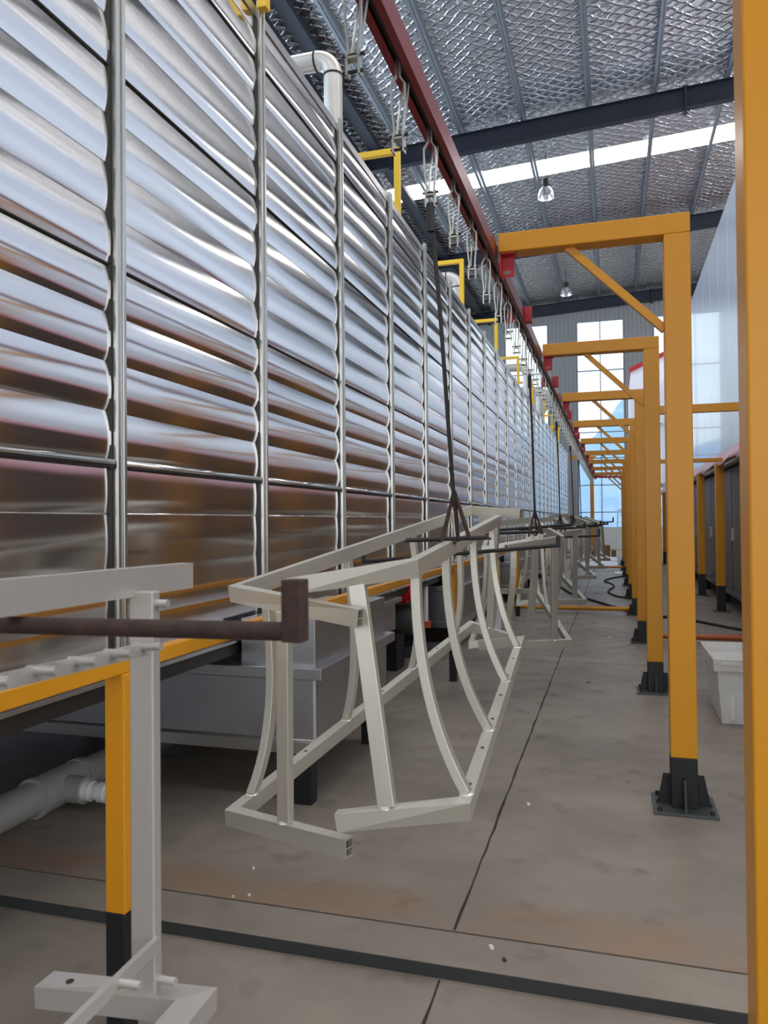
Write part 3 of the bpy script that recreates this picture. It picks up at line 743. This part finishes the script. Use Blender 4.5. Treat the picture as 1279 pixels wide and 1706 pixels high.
# foreground railing, with pegs
tA = [V((-1.35, -.75, 1.395)), V((-.90, -.72, 1.395)), V((-.985, 1.69, 1.388))]
t = thing('railing_frame', 'blurred foreground aluminium railing frame with round pegs, at the lower left', 'railing', (-.92, .9, .5), 'railing frames hung from the carriers')
def q0(o): P_(o, t); return o
q0(MB().hollow([(-.885, -.72, 1.400), (-.985, 1.64, 1.376)], .034, .060).build('top_rail', [M['alu2'], M['dark']]))
q0(MB().box((-.968, 1.385, .50), (-.912, 1.413, 1.36)).build('upright', M['alu2'], bevel=.003))
q0(MB().box((-.925, -.55, .50), (-.869, -.522, 1.366)).build('upright', M['alu2'], bevel=.003))
q0(MB().sweep([(-.858, -.55, 1.313), (-.925, 1.39, 1.243)], [(-.006, -.013), (.006, -.013), (.006, .013), (-.006, .013)]).build('peg_rail', M['alu2']))
q0(MB().sweep([(-.845, -.55, .640), (-.908, 1.39, .640)], [(-.006, -.013), (.006, -.013), (.006, .013), (-.006, .013)]).build('peg_rail', M['alu2']))
for z in (1.25, .64):
    for k in range(9):
        y = 1.36-.105*k if z > 1 else 1.25-.14*k
        x = -.925+(1.39-y)*.034 if z > 1 else -.905+(1.39-y)*.034
        z_ = z+(.036*(1.39-y) if z > 1 else 0)
        q0(MB().tube([(x-.01, y, z_), (x+.048, y, z_+.002)], .0085, 12).build('peg', M['alu2'], smooth=True))
q0(MB().tube([(-.92, 1.40, 1.335), (-.885, 1.40, 1.335)], .0085, 12).build('peg', M['alu2'], smooth=True))
q0(MB().tube([(-.92, 1.40, .56), (-.872, 1.40, .56)], .0085, 12).build('peg', M['alu2'], smooth=True))
b = MB(); b.hollow([(-1.195, 1.40, .492), (-.825, 1.40, .520), (-.79, -.6, .520)], .062, .045)
p = V((-1.13, 1.40, .5205)); b.add([p+V((.009*math.cos(a), .009*math.sin(a), 0)) for a in [2*PI*j/10 for j in range(10)]], [tuple(range(10))], 1)
q0(b.build('bottom_rail', [M['alu2'], M['dark']]))

# pair on the second carrier
topR = [ray(843, 914, 6.0), ray(936, 898, 6.2), ray(885, 868, 8.5), ray(835, 872, 8.7)]
botR = [ray(868, 1074, 6.1), ray(948, 1071, 6.2), ray(893, 985, 8.5), ray(850, 985, 8.7)]
balR = [(0, .86, 0, .68, False, .055, .03), (0, .50, 0, .05, True, .055, .03), (1, .3, 1, .3, True, .04, .03), (1, .6, 1, .6, True, .04, .03), (1, .9, 1, .9, True, .04, .03)]
topL = [ray(882, 903, 6.15), ray(806, 916, 6.2), ray(822, 873, 8.0), ray(884, 866, 8.3)]
botL = [ray(853, 1064, 6.4), ray(785, 1074, 6.4), ray(815, 985, 8.5), ray(860, 985, 8.6)]
balL = [(0, .35, 0, .25, True, .05, .03), (0, .75, 0, .55, True, .05, .03), (1, .15, 1, .1, True, .04, .03), (1, .45, 1, .45, True, .04, .03), (1, .8, 1, .8, True, .04, .03)]
railing('left aluminium railing frame of the second pair, behind the nearest pair', topL, botL, balL)
railing('right aluminium railing frame of the second pair, its foot over the aisle floor', topR, botR, balR)
nm = ['third', 'fourth', 'fifth', 'farthest']
for k, (dy, dx, dz, tl) in enumerate([(3.1, .02, .02, 0), (6.2, .05, .06, .03), (9.3, .16, .08, -.02), (12.4, .20, .04, .02)]):
    for side, (tp, bt, bl) in (('left', (topL, botL, balL)), ('right', (topR, botR, balR))):
        o_ = [(dx, dy, dz+tl)]
        railing('%s aluminium railing frame of the %s pair down the aisle' % (side, nm[k]), [p+V(o_[0]) for p in tp], [p+V(o_[0])+V((.02*k, 0, 0)) for p in bt], bl, holes=False)
t = thing('peg_strip', 'narrow aluminium strip with a row of pegs inside the second railing pair', 'strip', (-.85, 6.6, .5), None)
a, e = ray(822, 1082, 6.2), ray(842, 1035, 7.2)
P_(MB().sweep([a, e], [(-.014, -.008), (.014, -.008), (.014, .008), (-.014, .008)]).build('strip', M['alu2']), t)
for k in range(6):
    p = a.lerp(e, (k+.5)/6); P_(MB().tube([p, p+V((.075, -.01, .01))], .009, 8).build('peg', M['alu2'], smooth=True), t)

# ------------------------------------------------------------------ oven row on the right
ov = thing('curing_oven', 'row of tall grey oven cabinets behind the right-hand yellow posts', 'oven', (3.2, 14, 0))
YO0, YO1 = 3.6, 31.0
def qo(o): P_(o, ov); return o
qo(MB().box((1.86, YO0, .32), (4.6, YO1, 2.32)).build('oven_body', M['cabinet']))
for k in range(10):
    y = YO0+k*2.8
    if y+2.7 > YO1: break
    o = qo(MB().box((1.835, y+.25, .42), (1.86, y+1.45, 2.25)).build('door', M['cabinet'], bevel=.004))
    hd = MB().box((1.80, y+1.30, 1.15), (1.835, y+1.34, 1.35)).build('door_handle', M['upright'], o, bevel=.003)
    qo(MB().box((1.84, y+1.55, .36), (1.86, y+2.6, 2.28)).build('fixed_panel', M['cabinet'], bevel=.004))
    qo(MB().box((1.88, y+.1, 0), (1.98, y+.2, .32)).build('leg', M['black']))
qo(MB().box((1.80, YO0, .27), (1.88, YO1, .34)).build('base_channel', M['cabinet'], bevel=.004))
en = thing('oven_enclosure', 'tall glossy panel wall, blue sky reflection put into its colour, above the oven cabinets on the right', 'enclosure', (3, 14, 2.4))
k = 0; y = 2.6
while y < 29.6:
    P_(MB().box((1.76, y+.004, 2.42), (1.82, y+1.146, 6.45)).build('wall_panel', M['panel'], bevel=.004), en); y += 1.15; k += 1
P_(MB().box((1.82, 2.6, 6.25), (4.6, 30.6, 6.45)).build('roof_panel', M['panel']), en)
P_(MB().box((1.82, 2.6, 2.36), (4.6, 30.6, 2.42)).build('floor_panel', M['panel']), en)
# pink trim, sagging film along the lower edge
b = MB(); vs = []; N = 90
for i in range(N+1):
    yy = 3+i*27.5/N; s1 = .03*math.sin(i*.9)+.02*math.sin(i*2.3)
    vs += [(1.755, yy, 2.60+s1*.4), (1.70, yy, 2.48+s1*.5), (1.62+s1*.3, yy, 2.36+s1)]
fs = [(i*3+k, i*3+k+1, i*3+k+4, i*3+k+3) for i in range(N) for k in (0, 1)]
b.add(vs, fs); o = b.build('trim_film', M['pinkfilm'], smooth='all')
sm = o.modifiers.new('solid', 'SOLIDIFY'); sm.thickness = .004; P_(o, en)
for i in range(10):
    y = 5.1+2.8*i
    if y > 30: break
    t = thing('oven_post', 'yellow black-footed post in front of the grey oven, %s from the camera' % nth(i+1), 'post', (1.66, y, 0), 'yellow posts along the oven')
    MB().box((-.065, -.06, .42), (.065, .06, 2.40)).build('post', M['yellow'], t, bevel=.004)
    MB().box((-.065, -.06, .012), (.065, .06, .42)).build('post_foot', M['black'], t, bevel=.004)
    MB().box((-.13, -.13, 0), (.13, .13, .012)).build('base_plate', M['plate'], t)
# far hood
t = thing('booth_hood', 'white panelled booth with a red sloping roof edge beyond the portals', 'booth', (2.4, 32, 0))
b = MB(); b.prism([(.71, 5.2), (4.4, 5.2), (4.4, 8.8), (.71, 7.2)], 1, 31.2, 36); P_(b.build('booth_wall', M['panelw']), t)
b = MB(); b.prism([(.66, 7.18), (4.4, 8.8), (4.4, 8.98), (.66, 7.34)], 1, 31.05, 36.1); P_(b.build('roof_edge', M['redbright']), t)
P_(MB().box((.75, 31.6, 2.9), (4.4, 35.8, 5.2)).build('lower_wall', M['panelw']), t)
for x in (.8, 4.3):
    for y in (31.7, 35.7): P_(MB().box((x-.06, y-.06, 0), (x+.06, y+.06, 2.9)).build('leg', M['yellow']), t)

# far yellow post, ladder, boards, boxes
t = thing('far_post', 'single yellow post standing alone at the far end of the red track', 'post', (-.76, 30.5, 0))
P_(MB().box((-.83, 30.43, .3), (-.69, 30.57, 3.85)).build('post', M['yellow'], bevel=.004), t)
P_(MB().box((-.83, 30.43, 0), (-.69, 30.57, .3)).build('post_foot', M['black']), t)
P_(MB().box((-1.6, 30.45, 3.85), (-.6, 30.55, 3.95)).build('beam', M['yellow']), t)
t = thing('step_ladder', 'white folding step ladder by the end wall', 'ladder', (.35, 33, 0))
for s in (-1, 1):
    P_(MB().sweep([(.35+s*.26, 32.6, 0), (.35+s*.15, 33.0, 1.9)], [(-.02, -.03), (.02, -.03), (.02, .03), (-.02, .03)], (0, 1, 0)).build('rail', M['white']), t)
    P_(MB().sweep([(.35+s*.26, 33.5, 0), (.35+s*.15, 33.05, 1.9)], [(-.02, -.03), (.02, -.03), (.02, .03), (-.02, .03)], (0, 1, 0)).build('rail', M['white']), t)
for k in range(6):
    z = .25+k*.29; wd = .26-.11*z/1.9; y = 32.6+.4*z/1.9
    P_(MB().box((.35-wd, y-.04, z-.012), (.35+wd, y+.04, z+.012)).build('step', M['white']), t)
P_(MB().box((.18, 32.95, 1.88), (.52, 33.12, 1.93)).build('top_cap', M['white']), t)
def board(x0, y0, x1, y1, z0, z1, lab):
    o = MB().box((x0, y0, z0), (x1, y1, z1)).build('white_board', M['panelw'], bevel=.003, off=((x0+x1)/2, (y0+y1)/2, z0)); tag(o, lab, 'board', 'white boards lying at the end of the aisle')
board(-1.0, 25.4, .12, 28.2, 0, .05, 'white board lying flat just past the thin orange pipe, left of the feet')
board(-.9, 28.4, .12, 31.2, 0, .06, 'white board lying flat behind the front board, left of the ladder')
board(.02, 22.0, .22, 22.9, 0, .03, 'small pale board on the floor in front of the thin orange pipe')
o = MB().box((-.42, 31.6, 0), (-.12, 32.0, .50)).build('cardboard_box', M['wood'], bevel=.006, off=(-.27, 31.8, 0)); tag(o, 'brown cardboard box standing behind the white boards', 'box')
o = MB().box((-.08, 31.7, 0), (.10, 32.1, .30)).build('cardboard_box', M['wood'], bevel=.006, off=(0, 31.9, 0)); tag(o, 'low brown cardboard box between the tall box and the ladder', 'box')

# white basket
t = thing('plastic_basket', 'white plastic bin with a ribbed rim on the floor at the right', 'basket', (1.02, 6.45, 0))
def ring(x0, y0, x1, y1, z0, x2, y2, x3, y3, z1, th):
    b = MB(); o = [(x0, y0, z0), (x1, y0, z0), (x1, y1, z0), (x0, y1, z0), (x2, y2, z1), (x3, y2, z1), (x3, y3, z1), (x2, y3, z1)]
    i_ = [(x0+th, y0+th, z0+th), (x1-th, y0+th, z0+th), (x1-th, y1-th, z0+th), (x0+th, y1-th, z0+th), (x2+th, y2+th, z1), (x3-th, y2+th, z1), (x3-th, y3-th, z1), (x2+th, y3-th, z1)]
    b.add(o+i_, [(0, 1, 5, 4), (1, 2, 6, 5), (2, 3, 7, 6), (3, 0, 4, 7), (0, 3, 2, 1), (8, 12, 13, 9), (9, 13, 14, 10), (10, 14, 15, 11), (11, 15, 12, 8), (8, 9, 10, 11), (4, 5, 13, 12), (5, 6, 14, 13), (6, 7, 15, 14), (7, 4, 12, 15)]); return b
P_(ring(.745, 6.11, 1.315, 6.81, .0, .705, 6.06, 1.355, 6.86, .46, .012).build('bin_body', M['basket'], bevel=.006), t)
P_(ring(.69, 6.045, 1.37, 6.875, .39, .68, 6.035, 1.38, 6.885, .485, .02).build('rim', M['basket'], bevel=.006), t)
for k in range(3):
    P_(MB().box((.74+k*.21, 6.032, .44), (.86+k*.21, 6.045, .462)).build('rim_slot', M['basket'], bevel=.003), t)
for k in range(3):
    P_(MB().prism([(.80+k*.19, .04), (.83+k*.19, .04), (.83+k*.19, .37), (.80+k*.19, .37)], 1, 6.085, 6.16).build('rib', M['basket']), t)

# hoses and scraps on the floor
def hose(pts, r, lab, nm='hose'):
    P = [V(p) for p in pts]; out = []
    for i in range(len(P)-1):
        p0, p1, p2, p3 = P[max(i-1, 0)], P[i], P[i+1], P[min(i+2, len(P)-1)]
        for k in range(8):
            u = k/8; out.append(.5*((2*p1)+(p2-p0)*u+(2*p0-5*p1+4*p2-p3)*u*u+(3*p1-p0-3*p2+p3)*u**3))
    out.append(P[-1]); c = P[0]
    tag(MB().tube(out, r, 8).build(nm, M['rubber'], smooth=True, off=(c.x, c.y, 0)), lab, 'hose')
hose([(-1.3, 18.5, .025), (-.85, 16.1, .02), (-.2, 14.2, .02), (.25, 13.0, .02), (.35, 12.95, .02)], .022, 'straight black hose lying across the aisle behind the yellow floor pipe')
hose([(.3, 15.2, .02), (.05, 15.6, .02), (-.12, 16.6, .02), (.0, 17.8, .02), (-.05, 18.6, .02), (-.22, 19.4, .02), (-.05, 20.4, .02), (.3, 21.2, .02)], .018, 'curly black hose snaking beside the portal feet')
hose([(.4, 12.6, .02), (1.0, 12.2, .02), (1.62, 11.2, .02), (1.9, 11.0, .02)], .02, 'black hose on the floor between the portal row and the oven posts')
def scrap(x, y, z, sx, sy, h, rz, m_, lab):
    b = MB(); n = 7; a = [(math.cos(2*PI*i/n)*sx*random.uniform(.6, 1), math.sin(2*PI*i/n)*sy*random.uniform(.6, 1)) for i in range(n)]
    b.add([(p, q, 0) for p, q in a]+[(p*.8, q*.8, h*random.uniform(.6, 1.3)) for p, q in a], [tuple(range(n))[::-1], tuple(range(n, 2*n))]+[(i, (i+1) % n, n+(i+1) % n, n+i) for i in range(n)])
    o = b.build('floor_scrap', M[m_]); o.location = (x, y, z); o.rotation_euler = (0, 0, rz); tag(o, lab, 'debris', 'scraps on the concrete floor')
def gp(x, y, z=0):
    d = fw+r2*((x-639.5)/F_PX)-u2*((y-853)/F_PX); k = (z-1.5)/d.z; return d.x*k, d.y*k, z
for (px, py, z, sx, sy, m_, lab) in [
    (980, 1137, 0, .03, .018, 'dark', 'small dark scrap with a stalk in the middle of the aisle floor'),
    (718, 1193, 0, .022, .03, 'paper', 'pale paper scrap below the right railing frame of the nearest pair'),
    (1046, 1303, 0, .02, .014, 'wood', 'tiny brown scrap left of the nearest full portal foot'),
    (1015, 1062, 0, .03, .03, 'paper', 'pale scrap on the aisle behind the yellow floor pipe, left of the feet'),
    (880, 1340, 0, .022, .012, 'paper', 'thin pale shaving beside the long floor joint'),
    (422, 1447, 0, .012, .008, 'paper', 'pale chip on the floor left of the lower tube end of the nearest frame'),
    (415, 1492, 0, .010, .008, 'paper', 'pale chip on the rusty stain near the kerb'),
    (388, 1494, 0, .008, .007, 'paper', 'smaller pale chip left of the chip on the rusty stain'),
    (818, 1578, 0, .022, .012, 'paper', 'pale smear-like chip on the kerb strip right of the floor joint'),
    (840, 1600, 0, .014, .008, 'dark', 'black lump on the kerb strip'),
    (370, 1565, LOW, .018, .012, 'paper', 'pale crumbly chip below the kerb at the lower left'),
    (1130, 1190, 0, .02, .012, 'paper', 'pale scrap beside the second full portal foot')]:
    x, y, zz = gp(px, py, z); scrap(x, y, zz, sx, sy, .006, random.uniform(0, 3), m_, lab)
